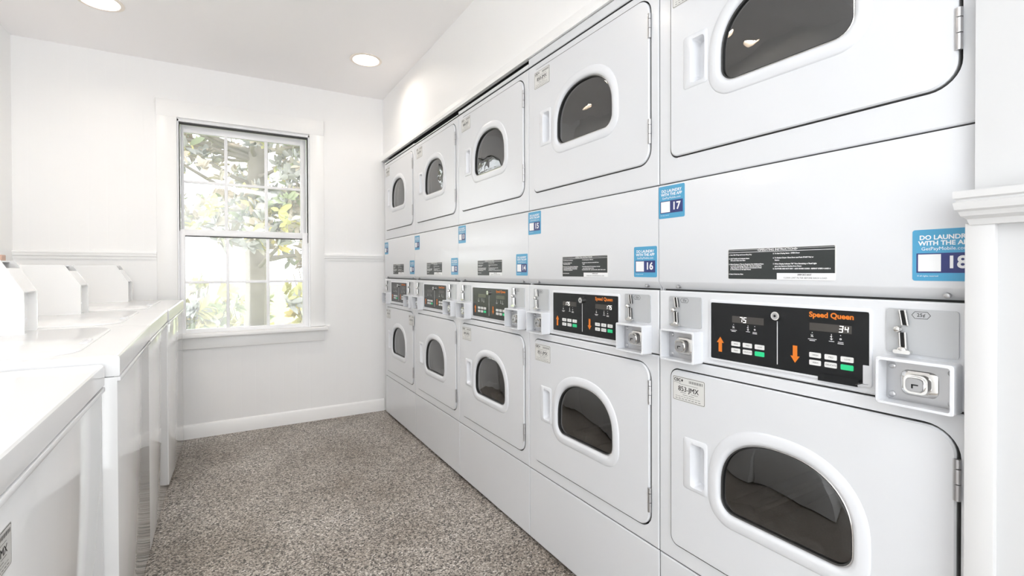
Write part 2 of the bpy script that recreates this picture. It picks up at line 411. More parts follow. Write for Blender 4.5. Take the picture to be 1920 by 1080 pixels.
def shape_loops(m, c, seq, mt, cyc=True, extra=None, cap=False, only=None):
    """seq: list of (polygon, out); all lofted about the centre c"""
    A = angset(c, [p for p, _ in seq if len(p) < 8] + [p for p, _ in seq if len(p) == 51][:1] + (extra or []), NA)
    m.loft([L3(rays(p, c, A), o) for p, o in seq], mt, cyc=cyc, cap1=cap); return m
def plate(m, u0, u1, z0, z1, o0, o1, mt, bev=0.):
    a = P(u0, z0, o0); b = P(u1, z1, o1); m.box(a[0], b[0], a[1], b[1], a[2], b[2], mt, bev); return m
def rplate(m, u0, u1, z0, z1, r, o0, o1, mt, n=5):
    p = rrect(u0, u1, z0, z1, r, n); m.loft([L3(p, o0), L3(p, o1)], mt, cap0=True, cap1=True); return m

DU0, DU1 = .045, .652
WCU = .348
def door(t, zc, hinge_z, label):
    z0, z1 = zc - .239, zc + .239; c = (WCU, zc)
    outer = rrect(DU0, DU1, z0, z1, (.022, .042, .042, .022)); ins = [(WCU + (u - WCU) * .992, zc + (z - zc) * .990) for u, z in outer]
    m = MB(); hole = dshape(WCU, zc, .004)
    shape_loops(m, c, [(outer, -.022), (outer, -.001), (outer, .0025), (ins, .0055), (hole, .0055), (hole, -.022)], ['jamb'] + ['enamel'] * 5, extra=[outer, ins])  # slab edge coloured grey as shade in the door gap
    d = m.build('door', t); tag(d, label)
    # sink the handle pocket into the door slab
    cut = MB(); pk = rrect(.1145, .1555, zc - .0585, zc + .0525, .007, 4); cut.loft([L3(pk, -.0195), L3(pk, .03)], 'plastic', cap0=True, cap1=True); co = cut.build('cutter')
    md = d.modifiers.new('pocket', 'BOOLEAN'); md.operation = 'DIFFERENCE'; md.object = co; md.solver = 'EXACT'
    co.parent = t; bpy.context.view_layer.update()
    nm = bpy.data.meshes.new_from_object(d.evaluated_get(bpy.context.evaluated_depsgraph_get())); d.modifiers.clear(); d.data = nm
    nm.set_sharp_from_angle(angle=radians(35)); bpy.data.objects.remove(co)
    # raised window surround
    m = MB()
    shape_loops(m, c, [(dshape(WCU, zc, .033), .004), (dshape(WCU, zc, .0318), .0065), (dshape(WCU, zc, .0285), .0088), (dshape(WCU, zc, .012), .0095), (dshape(WCU, zc, .0045), .0085), (dshape(WCU, zc, .0015), .003), (dshape(WCU, zc, .001), -.004)], 'plastic', cyc=False)
    m.build('window_rim', d, sharp=60)
    m = MB()
    shape_loops(m, c, [(dshape(WCU, zc, .0015), -.003), (dshape(WCU, zc, .0012), .0015), (dshape(WCU, zc, -.0012), .003), (dshape(WCU, zc, -.004), .001), (dshape(WCU, zc, -.004), -.01)], ['gasket', 'chrome', 'gasket', 'gasket'], cyc=False)
    m.build('window_gasket', d)
    # bowed glass
    A = angset(c, [dshape(WCU, zc, -.002)], NA); m = MB()
    seq = []
    for s_, o_ in ((1, 0.0), (.985, .0008), (.94, .0018), (.8, .0036), (.55, .0055), (.25, .0066), (.03, .007)):
        seq.append(([(WCU + (u - WCU) * s_, zc + (z - zc) * s_) for u, z in dshape(WCU, zc, -.002)], o_ - .004))
    m.loft([L3(rays(p, c, A), o) for p, o in seq], 'door_glass', cap1=True)
    m.build('window_glass', d, sharp=80)
    # pull handle with a deep pocket
    hu0, hu1, hz0, hz1 = .090, .164, zc - .070, zc + .066; hc = (.134, zc - .002)
    m = MB(); po = rrect(hu0, hu1, hz0, hz1, .005, 4); pm = rrect(hu0 + .004, hu1 - .003, hz0 + .003, hz1 - .003, .005, 4)
    pi_ = rrect(.113, .157, zc - .060, zc + .054, (.006, .010, .010, .005), 4); pb = rrect(.117, .155, zc - .056, zc + .049, .006, 4)
    shape_loops(m, hc, [(po, .005), (po, .0065), (pm, .0085), (pi_, .0088), (rrect(.1145, .1555, zc - .0585, zc + .0525, .007, 4), .006), (rrect(.116, .155, zc - .057, zc + .050, .007, 4), -.004), (rrect(.124, .153, zc - .053, zc + .046, .007, 4), -.0175)], 'plastic', cyc=False, cap=True)
    m.build('door_handle', d, sharp=50)
    for hz in hinge_z:
        m = MB()
        for a, b in ((0, .027), (.0285, .053), (.0545, .070)): m.tube(P(.6535, hz + a, .004), P(.6535, hz + b, .004), .0048, 'steel', 10)
        plate(m, .648, .6515, hz, hz + .07, .004, .0066, 'steel')
        m.build('hinge', d)
    return d

def sheet(m, u0, u1, z0, z1, hole=None, c=None, o=0., th=.02):
    """enamelled front sheet with an optional opening; thin rounded edge"""
    e = .0035
    R0 = rect(u0, u1, z0, z1); R1 = rect(u0 + e, u1 - e, z0 + e, z1 - e); Rm = rect(u0 + .0011, u1 - .0011, z0 + .0011, z1 - .0011)
    if hole:
        shape_loops(m, c, [(R0, o - th), (R0, o - e), (Rm, o - .0011), (R1, o), (hole, o), (hole, o - th)], ['jamb'] + ['enamel'] * 3 + ['jamb', 'jamb'], extra=[hole] if len(hole) < 60 else None)
    else:
        m.loft([L3(R0, o - th), L3(R0, o - e), L3(Rm, o - .0011), L3(R1, o)], ['gap', 'enamel', 'enamel'], cap0=True, cap1=True)  # side walls coloured dark as shade in the panel seams

def coin_unit(t, u0, u1, side):
    """grey coin plate with chrome slot and the lock housing beneath"""
    m = MB(); rplate(m, u0, u1, .940, 1.021, .005, .0, .0028, 'coinplate'); 
    hx = u0 + .052
    for a, b, c_, d_ in ((-.0135, 0, -.009, .006), (-.009, .006, .009, .006), (.009, .006, .0135, 0), (.0135, 0, .009, -.006), (.009, -.006, -.009, -.006), (-.009, -.006, -.0135, 0)):
        p = [P(hx + a, 1.011 + b, .0031), P(hx + c_, 1.011 + d_, .0031)]
        dv = Vector(p[1]) - Vector(p[0]); nn = Vector((0, -dv.z, dv.y)).normalized() * .0004
        m.face([m.v(Vector(p[0]) + nn), m.v(Vector(p[1]) + nn), m.v(Vector(p[1]) - nn), m.v(Vector(p[0]) - nn)], 'ink')
    m.text('25¢', (hx, 1.011, .0031), .0085, 'ink', bold=.01)
    cp = m.build('coin_plate', t)
    m = MB(); s0 = u0 + .027
    # upper slot, slightly tilted, coin return button, lower chute and cup
    for (ua, za, ub, zb, wd) in ((s0 - .001, 1.018, s0 + .003, .992, .0042), (s0 - .001, .978, s0 + .0005, .950, .0042)):
        for sg in (-1, 1):
            m.tube(P(ua + sg * wd, za, .008), P(ub + sg * wd, zb, .008), .0017, 'chrome', 8)
            m.ball(P(ua + sg * wd, za, .008), .0017, 'chrome', n=8); m.ball(P(ub + sg * wd, zb, .008), .0017, 'chrome', n=8)
        m.loft([[P(ua - wd, za, o), P(ua + wd, za, o), P(ub + wd, zb, o), P(ub - wd, zb, o)] for o in (.002, .0065)], 'slot_dark', cap0=True, cap1=True)
    m.tube(P(s0 - .0075, .984, .002), P(s0 - .0075, .984, .010), .0062, 'chrome', 16); m.ball(P(s0 - .0075, .984, .010), .0066, 'chrome', n=14)
    rplate(m, s0 - .013, s0 + .013, .9405, .9475, .003, .002, .014, 'chrome')
    m.ball(P(s0 - .001, .948, .009), .0055, 'chrome', sy=1.5, n=12)
    m.build('coin_slot', cp)
    b0, b1 = (u0 - .004, u1 + .004) if side else (u0 - .003, u1 + .003)
    zt, zb = .934, .850; p_ = .037; th = .005; cc = ((b0 + b1) / 2, (zt + zb) / 2)
    m = MB(); O = rrect(b0, b1, zb, zt, .005, 4); I = rrect(b0 + th, b1 - th, zb + th, zt - th, .004, 4); O2 = rrect(b0 + .001, b1 - .001, zb + .001, zt - .001, .005, 4)
    shape_loops(m, cc, [(O, 0), (O, p_ - .001), (O2, p_), (I, p_), (I, .004)], 'plastic', cyc=False, extra=[O])
    bx = m.build('coin_box', t)
    m = MB(); rplate(m, b0 + th, b1 - th, zb + th, zt - th, .004, .001, .0045, 'steel')
    for (uu, zz) in ((b0 + .014, zt - .018), (b1 - .012, zt - .018), (b0 + .014, zb + .014), (b1 - .012, zb + .014)):
        m.tube(P(uu, zz, .004), P(uu, zz, .0062), .0064, 'steel', 16); m.ball(P(uu, zz, .006), .0055, 'steel', sx=.35, n=12)
    lc = ((b0 + b1) / 2 - .002, (zt + zb) / 2 - .002)
    shape_loops(m, lc, [(rrect(lc[0] - .027, lc[0] + .029, lc[1] - .023, lc[1] + .023, .012, 5), .004), (rrect(lc[0] - .025, lc[0] + .026, lc[1] - .021, lc[1] + .021, .012, 5), .0065),
        (rrect(lc[0] - .019, lc[0] + .019, lc[1] - .0165, lc[1] + .0165, .011, 5), .0075), (rrect(lc[0] - .0175, lc[0] + .0175, lc[1] - .0165, lc[1] + .0165, .010, 5), .019)], 'chrome', cyc=False, cap=True)
    m.build('lock_plate', bx)
    m = MB(); m.tube(P(lc[0], lc[1], .018), P(lc[0], lc[1], .0225), .0155, 'chrome', 24, r2=.0148)
    shape_loops(m, lc, [(rrect(lc[0] - .0135, lc[0] + .0135, lc[1] - .0125, lc[1] + .0125, .008, 5), .0220), (rrect(lc[0] - .0125, lc[0] + .0125, lc[1] - .0115, lc[1] + .0115, .008, 5), .0245)], 'steel', cyc=False, cap=True)
    plate(m, lc[0] - .004, lc[0] + .006, lc[1] - .0008, lc[1] + .0014, .0245, .0249, 'slot_dark'); plate(m, lc[0] - .004, lc[0] - .0015, lc[1] - .006, lc[1] + .0014, .0245, .0249, 'slot_dark')
    m.build('key_lock', bx)

INS_L = ['1. Sort, Flat Wrap and Loose Shop Dry', '2. Add Tumble and Antistatic Items', '    All Loads Clean Lint Filter', '3. Select Drying or Time to Required. Set Additional Extra', '    a. Low for overdrying. Place all - No heat needed for', '    other items for any Dry Cycle at 1/2 amount of load', '    b. Work Drawn to the Spin Period', '4. Insert Coins into Slots']
INS_R = ['5. To Start Drying Items - OPEN Door', '6. To Restart Dryer: Close Door and Push START Pad or', '    Button', '7. When Display Indicates "00" Time Remaining or Panel Light', '    goes out, Remove Clothes from Dryer.', '8. CLOTHES ARE NOT DRY - ADD MORE COINS - REPEAT STEPS 4 AND 6']
def instruction_plate(t, du=0.):
    u0, u1, z0, z1 = .221 + du, .464 + du, 1.070, 1.142; m = MB()
    rplate(m, u0, u1, z0, z1, .003, .002, .0028, 'label_paper'); rplate(m, u0 + .0012, u1 - .0018, z0 + .001, z1 - .001, .002, .0028, .0032, 'instr')
    plate(m, u0 + .001, u1 - .0018, z1 - .0088, z1 - .0078, .0032, .0033, 'print_white'); plate(m, u0 + .001, u0 + .085, z1 - .0035, z1 - .003, .0032, .0033, 'print_white'); plate(m, u0 + .16, u1 - .002, z1 - .0035, z1 - .003, .0032, .0033, 'print_white')
    m.text('•OPERATING INSTRUCTIONS•', ((u0 + u1) / 2, z1 - .0045, .0034), .0068, 'print_white', bold=.02)
    zl = [-.0125, -.0205, -.0245, -.0325, -.0362, -.0399, -.0436, -.0535]
    for s_, dz in zip(INS_L, zl): m.text(s_, (u0 + .003, z1 + dz * 1.12, .0034), .0037, 'print_white', 'LEFT', bold=.05)
    zr = [-.0125, -.0215, -.0262, -.034, -.0388, -.0440]
    for s_, dz in zip(INS_R, zr): m.text(s_, (u0 + .113, z1 + dz * 1.08, .0034), .0037, 'print_white', 'LEFT', bold=.05)
    plate(m, u0 + .122, u1 - .0005, z0 + .0005, z0 + .015, .0032, .0036, 'sticker_white')
    m.text('IMPORTANT', (u0 + .182, z0 + .0112, .0038), .0052, 'ink'); m.text('IMPORTANT', (u0 + .1823, z0 + .0112, .0038), .0052, 'ink'); m.text('CLEAN LINT FILTER BEFORE EACH LOAD', (u0 + .182, z0 + .0045, .0038), .0049, 'ink', bold=.0)
    return m.build('instruction_plate', t)
def app_sticker(t, num, u0, z0, label, sz=.0895):
    m = MB(); rplate(m, u0, u0 + sz, z0, z0 + sz, .004, .002, .0026, 'sticker_blue'); e = sz / .09
    def q(x): return u0 + x * e
    def z(y): return z0 + y * e
    m.text('DO LAUNDRY', (q(.045), z(.0755), .0029), .0108 * e, 'sticker_white', bold=.03)
    m.text('WITH THE APP', (q(.045), z(.0655), .0029), .0108 * e, 'sticker_white', bold=.03)
    m.text('GetPayMobile.com', (q(.045), z(.0560), .0029), .0084 * e, 'sticker_white')
    plate(m, q(.006), q(.084), z(.014), z(.0485), .0026, .0029, 'sticker_navy'); plate(m, q(.0085), q(.0405), z(.0165), z(.0465), .0029, .0031, 'sticker_white')
    m.text(num, (q(.062), z(.0315), .0031), .029 * e, 'sticker_white', bold=.03)
    m.text('© all rights reserved', (q(.022), z(.0085), .0029), .0036 * e, 'sticker_white')
    return tag(m.build('app_sticker', t), label)
def serial_sticker(t, num, u0, z0, label, mode='dryer', o=.0055):
    m = MB(); w_, h_ = .104, .066; PP = P if mode == 'dryer' else PL
    def rp(a, b, c_, d_, r, o0, o1, mt):
        p = rrect(a, b, c_, d_, r, 4); m.loft([[PP(u, z, o0) for u, z in p], [PP(u, z, o1) for u, z in p]], mt, cap0=True, cap1=True)
    rp(u0, u0 + w_, z0, z0 + h_, .004, o, o + .0005, 'label_paper'); rp(u0 + .0015, u0 + w_ - .0015, z0 + .0015, z0 + h_ - .0015, .0035, o + .0005, o + .0007, 'label_edge'); rp(u0 + .0027, u0 + w_ - .0027, z0 + .0027, z0 + h_ - .0027, .003, o + .0007, o + .0009, 'label_paper')
    a = o + .0011
    m.text('CSC', (u0 + .005, z0 + .056, a), .0105, 'ink', 'LEFT', bold=.04, sx=1.15, mode=mode); m.text('♦', (u0 + .032, z0 + .056, a), .008, 'ink', mode=mode)
    m.text('serviceworks', (u0 + .005, z0 + .0495, a), .0042, 'ink', 'LEFT', mode=mode)
    for k in range(17):
        x = u0 + .054 + k * .0026; wd = (.0007, .0014, .001)[k * 7 % 3]
        m.face([m.v(PP(x, z0 + .052, a)), m.v(PP(x + wd, z0 + .052, a)), m.v(PP(x + wd, z0 + .059, a)), m.v(PP(x, z0 + .059, a))], 'ink')
    for dx in (-.0004, 0, .0004): m.text(num, (u0 + w_ / 2 + dx, z0 + .0335, a + dx * .1), .0185, 'ink', mode=mode)
    def bar(x0, x1, zz, hh):
        m.face([m.v(PP(u0 + x0, z0 + zz, a)), m.v(PP(u0 + x1, z0 + zz, a)), m.v(PP(u0 + x1, z0 + zz + hh, a)), m.v(PP(u0 + x0, z0 + zz + hh, a))], 'ink')
    bar(.022, .082, .0455, .0007); 
    for x0, x1, zz in ((.026, .044, .0235), (.060, .082, .0235), (.034, .050, .018), (.053, .070, .018)): bar(x0, x1, zz, .0009)
    for k in range(9): bar(.010 + k * .009, .017 + k * .009, .0125, .0008)
    for k in range(8): bar(.010 + k * .0105, .017 + k * .0105, .0065, .0012)
    return tag(m.build('serial_sticker', t), label)

SEG = {'0': 'abcdef', '1': 'bc', '2': 'abged', '3': 'abgcd', '4': 'fgbc', '5': 'afgcd', '6': 'afgcde', '7': 'abc', '8': 'abcdefg', '9': 'abcfgd'}
def seven(m, txt, uc, zc):
    h, wd, t_, ad = .0118, .0056, .0012, .0098
    for k, ch in enumerate(txt):
        u = uc + (k - (len(txt) - 1) / 2) * ad
        for s_ in SEG[ch]:
            x0, x1, y0, y1 = {'a': (-1, 1, 1, 1), 'g': (-1, 1, 0, 0), 'd': (-1, 1, -1, -1), 'f': (-1, -1, 0, 1), 'b': (1, 1, 0, 1), 'e': (-1, -1, -1, 0), 'c': (1, 1, -1, 0)}[s_]
            sl = .0008
            plate(m, u + x0 * wd / 2 - t_ / 2 + sl * (y0 + y1) / 2, u + x1 * wd / 2 + t_ / 2 + sl * (y0 + y1) / 2, zc + y0 * h / 2 - (t_ / 2 if y0 == y1 else -t_ * .7), zc + y1 * h / 2 + (t_ / 2 if y0 == y1 else -t_ * .7), .0030, .0034, 'digit')

def control_board(t, left_digits, right_digits, torn=False):
    # frame
    m = MB(); c = (.347, .9425); O = rrect(.168, .5275, .866, 1.018, .006, 4); Oi = rrect(.1695, .526, .8675, 1.0165, .005, 4); I = rrect(.1725, .5235, .8715, 1.011, .003, 4)
    shape_loops(m, c, [(O, -.002), (O, .003), (Oi, .004), (I, .004), (I, .001)], 'plastic', cyc=False, extra=[O]); m.build('display_frame', t)
    m = MB(); rplate(m, .173, .523, .872, 1.0105, .003, .0, .0026, 'black')
    if torn:
        # peeled corner of the overlay and a strip of black tape
        rplate(m, .5125, .5232, .8722, .9085, .001, .0026, .0030, 'plastic')
    o = .0029
    m.text('Speed Queen', (.4545, .9985, o), .0150, 'orange', bold=.035, sx=1.03)
    for (u, zz, up) in ((.1995, .9085, 1), (.383, .9105, -1)):
        h = .0185
        pts = [(0, h), (.0100, h - .0145), (.0048, h - .0145), (.0048, -h), (-.0048, -h), (-.0048, h - .0145), (-.0100, h - .0145)]
        pts = [(u + x, zz + y * up) for x, y in pts]
        a = [m.v(P(x, y, o)) for x, y in pts]
        m.face([a[0], a[1], a[2], a[5], a[6]], 'orange'); m.face([a[2], a[3], a[4], a[5]], 'orange')
    plate(m, .3432, .3446, .882, .978, .0026, .0030, 'print_white')
    for du in (0, .1825):
        uu = .236 + du
        for x, yy in ((0, 0), (.0375, 0), (.0545, 0)):
            zz = .952
            m.text('•', (uu + x, zz + .0085, o), .007, 'print_white'); 
            m.text(('¼', '↕', 'o')[(0, .0375, .0545).index(x)], (uu + x, zz + .002, o), .008, 'print_white', bold=.02)
            plate(m, uu + x - (.0085 if x == 0 else .005), uu + x + (.0085 if x == 0 else .005), zz - .0055, zz - .0045, .0026, .0029, 'print_white')
            if x != .0375: plate(m, uu + x - .0055, uu + x + .0055, zz - .0085, zz - .0073, .0026, .0029, 'print_white')
    b = m.build('control_board', t)
    for du, dig, off in ((.232, left_digits, .0285), (.413, right_digits, .066)):
        m = MB(); plate(m, du, du + .080, .9655, .9815, .0026, .0030, 'lcd')
        if dig: seven(m, dig, du + off, .9735)
        m.build('display_window', b)
    for du in (.2305, .413):
        for r in range(2):
            for k in range(3):
                u = du + k * .0302; z = .9145 - r * .0158; dz = 0
                m = MB(); mt = 'green' if (r == 1 and k == 2) else 'key'
                rplate(m, u, u + .0230, z - .0053, z + .0053, .0018, .0026, .0038, mt)
                if mt == 'key': m.text(('HIGH', 'MED', 'LOW', 'PERM', 'DELICATE', 'NO')[r * 3 + k], (u + .0125, z, .0040), .0046, 'ink', bold=.0)
                m.build('button', b)
    m = MB(); m.tube(P(.3438, .990, .002), P(.3438, .990, .012), .0095, 'chrome', 20); m.tube(P(.3438, .990, .012), P(.3438, .990, .0128), .0065, 'steel', 16); m.tube(P(.3438, .990, .0128), P(.3438, .990, .0132), .0028, 'slot_dark', 12)
    m.build('key_switch', b)
    if torn:
        m = MB(); m.loft([[P(u, z, o_) for u, z in ((.432, .8795), (.5105, .8795), (.5035, .8695), (.5045, .8645), (.4310, .8640))] for o_ in (.0042, .0054)], 'black', cap0=True, cap1=True)
        m.tube(P(.500, .868, .0048), P(.513, .8735, .006), .0008, 'gasket', 6)
        tag(m.build('tape_strip', b), 'torn black strip hanging under the control board')

def drum(t, zc):
    N = 48; c = (WCU - .005, zc); m = MB()
    def circ(r, o): return [P(c[0] + r * cos(2 * pi * k / N), c[1] + .0 + r * sin(2 * pi * k / N), o) for k in range(N)]
    m.loft([circ(.205, -.045), circ(.210, -.06), circ(.225, -.07), circ(.232, -.10), circ(.232, -.56), circ(.21, -.60), circ(.06, -.605), circ(.05, -.57), circ(.01, -.565)], 'dark_steel', cap1=True)
    for k in range(3):
        a = radians(100 + 120 * k); d = Vector((0, -cos(a), sin(a)))
        c0 = Vector(P(c[0], c[1], 0)); tt = Vector((0, sin(a), cos(a)))
        L = []
        for o_ in (-.11, -.55):
            b = c0 + Vector((-o_, 0, 0)); L.append([b + d * .23 + tt * .04, b + d * .17 + tt * .012, b + d * .165, b + d * .17 - tt * .012, b + d * .23 - tt * .04])
        m.loft(L, 'dark_steel', cap0=True, cap1=True)
    return m.build('drum', t)

UP, LO = 1.640, .5825
def dryer(i, dz, label, group):
    t = empty('stacked_dryer', (D, FRONT[i] + W / 2, 0), label, 'dryer', group)
    HT = 1.942 + dz
    m = MB()   # cabinet shell
    g = .0015
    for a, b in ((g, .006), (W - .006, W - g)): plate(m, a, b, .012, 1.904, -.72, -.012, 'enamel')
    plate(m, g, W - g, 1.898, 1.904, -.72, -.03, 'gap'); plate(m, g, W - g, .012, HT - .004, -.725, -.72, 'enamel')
    plate(m, .006, W - .006, .284, .296, -.7, -.021, 'gap'); plate(m, .006, W - .006, 1.318, 1.345, -.7, -.022, 'gap'); plate(m, .006, W - .006, 1.030, 1.044, -.5, -.021, 'gap'); plate(m, .006, W - .006, 1.895, 1.912, -.5, -.021, 'gap')
    for uu in (.02, W - .05):
        plate(m, uu, uu + .03, 0, .0125, -.10, -.06, 'gap'); plate(m, uu, uu + .03, 0, .0125, -.66, -.62, 'gap')
    m.build('cabinet', t)
    # bulkheads behind each door with round mouths
    for zc in (UP, LO):
        m = MB(); c = (WCU - .005, zc); circ = [(c[0] + .204 * cos(2 * pi * k / 48), c[1] + .204 * sin(2 * pi * k / 48)) for k in range(48)]
        R = rect(.007, W - .007, zc - .28, zc + .255)
        shape_loops(m, c, [(R, -.045), (R, -.035), (circ, -.035), (circ, -.045)], 'jamb'); m.build('bulkhead', t)
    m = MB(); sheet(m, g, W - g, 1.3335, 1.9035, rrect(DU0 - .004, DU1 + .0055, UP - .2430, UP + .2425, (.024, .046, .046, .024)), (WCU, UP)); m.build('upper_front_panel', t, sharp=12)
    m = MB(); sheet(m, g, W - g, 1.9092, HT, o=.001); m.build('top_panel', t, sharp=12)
    m = MB(); e = .003   # service panel with sloping foot
    F = [(1.0395, -.014), (1.0580, .0005), (1.0620, .002), (1.3265, .002), (1.3300, .0), (1.3305, -.02), (1.0395, -.02)]
    m.loft([[P(u, z, o) for z, o in F] for u in (g, W - g)], 'enamel', cap0=True, cap1=True); m.build('service_panel', t)
    for uu in (.065, .6375):
        m = MB(); m.tube(P(uu, 1.048, -.010), P(uu, 1.0465, .001), .0048, 'steel', 12); m.ball(P(uu, 1.0465, .0), .0046, 'steel', sx=.5, n=10); m.build('screw', t)
    m = MB(); sheet(m, g, W - g, .8530, 1.0355, o=.0)
    plate(m, .160, .536, .8560, .8585, -.001, .0025, 'enamel', .001); m.build('console_panel', t, sharp=12)
    m = MB(); sheet(m, g, W - g, .2965, .8500, rrect(DU0 - .004, DU1 + .0055, LO - .2430, LO + .2425, (.024, .046, .052, .026)), (WCU, LO)); m.build('lower_front_panel', t, sharp=12)
    m = MB(); sheet(m, g, W - g, .014, .2930, o=-.001); m.build('toe_panel', t, sharp=12)
    door(t, UP, (1.457, 1.760), 'upper white door with arched window'); door(t, LO, (.392, .704), 'lower white door with arched window')
    drum(t, UP); drum(t, LO)
    coin_unit(t, .0385, .1435, 0); coin_unit(t, .5510, .6545, 1)
    return t
def copy_tree(o, parent=None):
    c = o.copy(); C.objects.link(c)
    if parent: c.parent = parent
    for ch in children(o): copy_tree(ch, c)
    return c
GD = 'stacked coin dryers along the right wall'
LAB = ['stacked double dryer with blue stickers 17 and 18, closest to the wall edge', 'stacked double dryer with blue stickers 15 and 16', 'stacked double dryer with blue stickers 13 and 14',
       'second stacked double dryer from the window wall', 'stacked double dryer in the corner against the window wall']
proto = dryer(0, 0, LAB[0], GD)
units = [proto]
for i in range(1, 5):
    c = copy_tree(proto); c.location = (D, FRONT[i] + W / 2, 0); c['label'] = LAB[i]; units.append(c)
OFFS = [(0, 0), (0, 0), (0, -.016), (0, -.032), (0, -.022)]   # (outwards, up): the row is not quite level
NUMS = [('17', '18'), ('15', '16'), ('13', '14'), ('11', '12'), ('9', '10')]
DIG = [('75', '34'), ('175', '175'), ('', ''), ('', ''), ('', '')]
SER = [('852-JMX', '853-JMX'), ('850-JMX', '851-JMX'), ('848-JMX', '849-JMX'), ('846-JMX', None), ('844-JMX', '845-JMX')]
for i, t in enumerate(units):
    instruction_plate(t, (0, .010, .006, 0, 0)[i])
    app_sticker(t, NUMS[i][0], (.001, -.0055 + .0065, .002, .004, .003)[i], 1.236 - (0, 0, 0, .008, .016)[i], 'blue sticker numbered ' + NUMS[i][0])
    app_sticker(t, NUMS[i][1], .590, 1.072, 'blue sticker numbered ' + NUMS[i][1])
    serial_sticker(t, SER[i][0], .053, 1.8015, 'white serial number sticker on the upper door')
    if SER[i][1]: serial_sticker(t, SER[i][1], .0535, .7405, 'white serial number sticker on the lower door')
    if i == 4: serial_sticker(t, '847-JMX', .575, .735, 'white serial number sticker by the hinge side', o=.0058)
    control_board(t, DIG[i][0], DIG[i][1], torn=(i == 0))
    if i == 0: t.location.z = 0
for i, t in enumerate(units):       # the far units stand a little lower at the top: shorter top panels
    if i >= 2:
        for ch in children(t):
            if ch.name.startswith('top_panel'):
                hm = 1.942 + OFFS[i][1]
                m = MB(); sheet(m, .0015, W - .0015, 1.9092, hm, o=.001); o2 = m.build('tmp', sharp=12); ch.data = o2.data; bpy.data.objects.remove(o2); ch.data.name = 'top_panel'

# ------------------------------------------------------------------ top-load washers on the left
def PL(u, z, o): return (o, u, z)      # local frame: x towards the aisle, y away from the camera
def washer(y0, y1, xf, za, zb, label, box=None, lid_x=-.10):
    """za / zb: height of the top at its near and far end (the machines lean a little)"""
    t = empty('washing_machine', (xf, y0, 0), label, 'washing machine', 'top load washers along the left wall')
    w_ = y1 - y0; dp = abs(LX - xf) - .03
    def Z(y): return za + (zb - za) * y / w_
    def lean(o):
        for v in o.data.vertices: v.co.z += Z(v.co.y) - za
        return o
    m = MB(); m.box(-dp, -.004, .001, w_ - .001, .012, za - .060, 'washer_enamel', .003, 2)
    for yy in (.05, w_ - .05):
        for xx in (-.06, -dp + .06): m.tube((xx, yy, 0), (xx, yy, .013), .018, 'gap', 12)
    b = m.build('body', t)
    for v in b.data.vertices:
        if v.co.z > .5: v.co.z += Z(v.co.y) - za
    m = MB(); m.box(-.012, .0035, .002, w_ - .002, za - .073, za - .0605, 'washer_top', .003, 2); m.box(-.05, -.012, .004, w_ - .004, za - .062, za - .055, 'gap'); lean(m.build('front_lip', t))
    F = [(-dp, -.058), (-.0, -.058), (.0015, -.055), (.0015, -.010), (.0005, -.005), (-.003, -.0015), (-.009, 0), (-dp, 0)]
    m = MB(); m.loft([[(x, y, za + z) for x, z in F] for y in (0, w_)], 'washer_top', cap0=True, cap1=True)
    lean(m.build('top_cover', t, sharp=22))
    lx0, lx1 = -dp + .20, lid_x
    m = MB(); p = rrect(.045, w_ - .045, lx0, lx1, .075, 8); q = rrect(.049, w_ - .049, lx0 + .004, lx1 - .004, .071, 8)
    m.loft([[(b, a, za + .0003) for a, b in p], [(b, a, za + .003) for a, b in p], [(b, a, za + .0055) for a, b in q]], 'washer_top', cap0=True, cap1=True)
    m.box(lx1 - .026, lx1 - .006, w_ * .33, w_ * .33 + .075, za + .004, za + .008, 'plastic', .0015)
    lean(m.build('lid', t))
    m = MB(); m.box(-dp, -dp + .17, .004, w_ - .004, za, za + .010, 'washer_top', .003); lean(m.build('rear_deck', t))
    if box:
        # gabled coin meter housing standing on the deck
        bx, by, hv, hh, d_ = box
        m = MB(); b0 = by - y0; x1 = bx - xf; x0 = max(-dp, x1 - .42); z0 = Z(b0) + .0028; zt = z0 + hh; zm = z0 + hv; xt = x1 - .055; th = .006
        side = [(x0, z0), (x1, z0), (x1, zm), (xt, zt), (x0, zt)]
        m.box(x0 + .004, x1 - .003, b0 + .0025, b0 + d_ - .0025, z0 - .0023, z0, 'gap')  # dark inset foot painted as the shadow line under the housing
        for a in (b0, b0 + d_ - th): m.loft([[(x, y, z) for x, z in side] for y in (a, a + th)], 'washer_enamel', cap0=True, cap1=True)
        m.box(x0, xt - .012, b0 + th, b0 + d_ - th, zt - th, zt - .001, 'washer_enamel')
        m.loft([[(x1 - .001, y, zm), (xt + .014, y, zt - .026), (xt + .010, y, zt - .032), (x1 - .005, y, zm - .004)] for y in (b0 + th, b0 + d_ - th)], 'washer_enamel', cap0=True, cap1=True)
        m.box(x1 - .030, x1 - .024, b0 + th, b0 + d_ - th, z0, zm, 'washer_enamel')
        m.box(x1 - .03, x1 - .002, b0 + th, b0 + d_ - th, z0, z0 + .004, 'washer_enamel')
        m.box(xt - .03, xt + .012, b0 + th, b0 + d_ - th, zt - .05, zt - .045, 'jamb')
        m.box(x1 - .024, x1 - .018, b0 + .03, b0 + d_ - .03, z0 + .045, z0 + .05, 'plastic')
        m.box(x0, x0 + th, b0 + th, b0 + d_ - th, z0, zt - .001, 'washer_enamel')
        m.build('meter_housing', t)
    return t
wC = washer(.93, 1.688, -.285, .822, .843, 'front-most white top load washer, lower than its neighbour, with sticker on the front', lid_x=-.32)
wB = washer(1.70, 2.331, -.254, .864, .888, 'white top load washer just past the lower one, sticking out into the aisle', box=(-.568, 2.175, .143, .247, .135))
wD = washer(2.334, 2.99, -.254, .888, .902, 'third white top load washer counting from the camera', box=(-.556, 2.84, .1325, .222, .14))
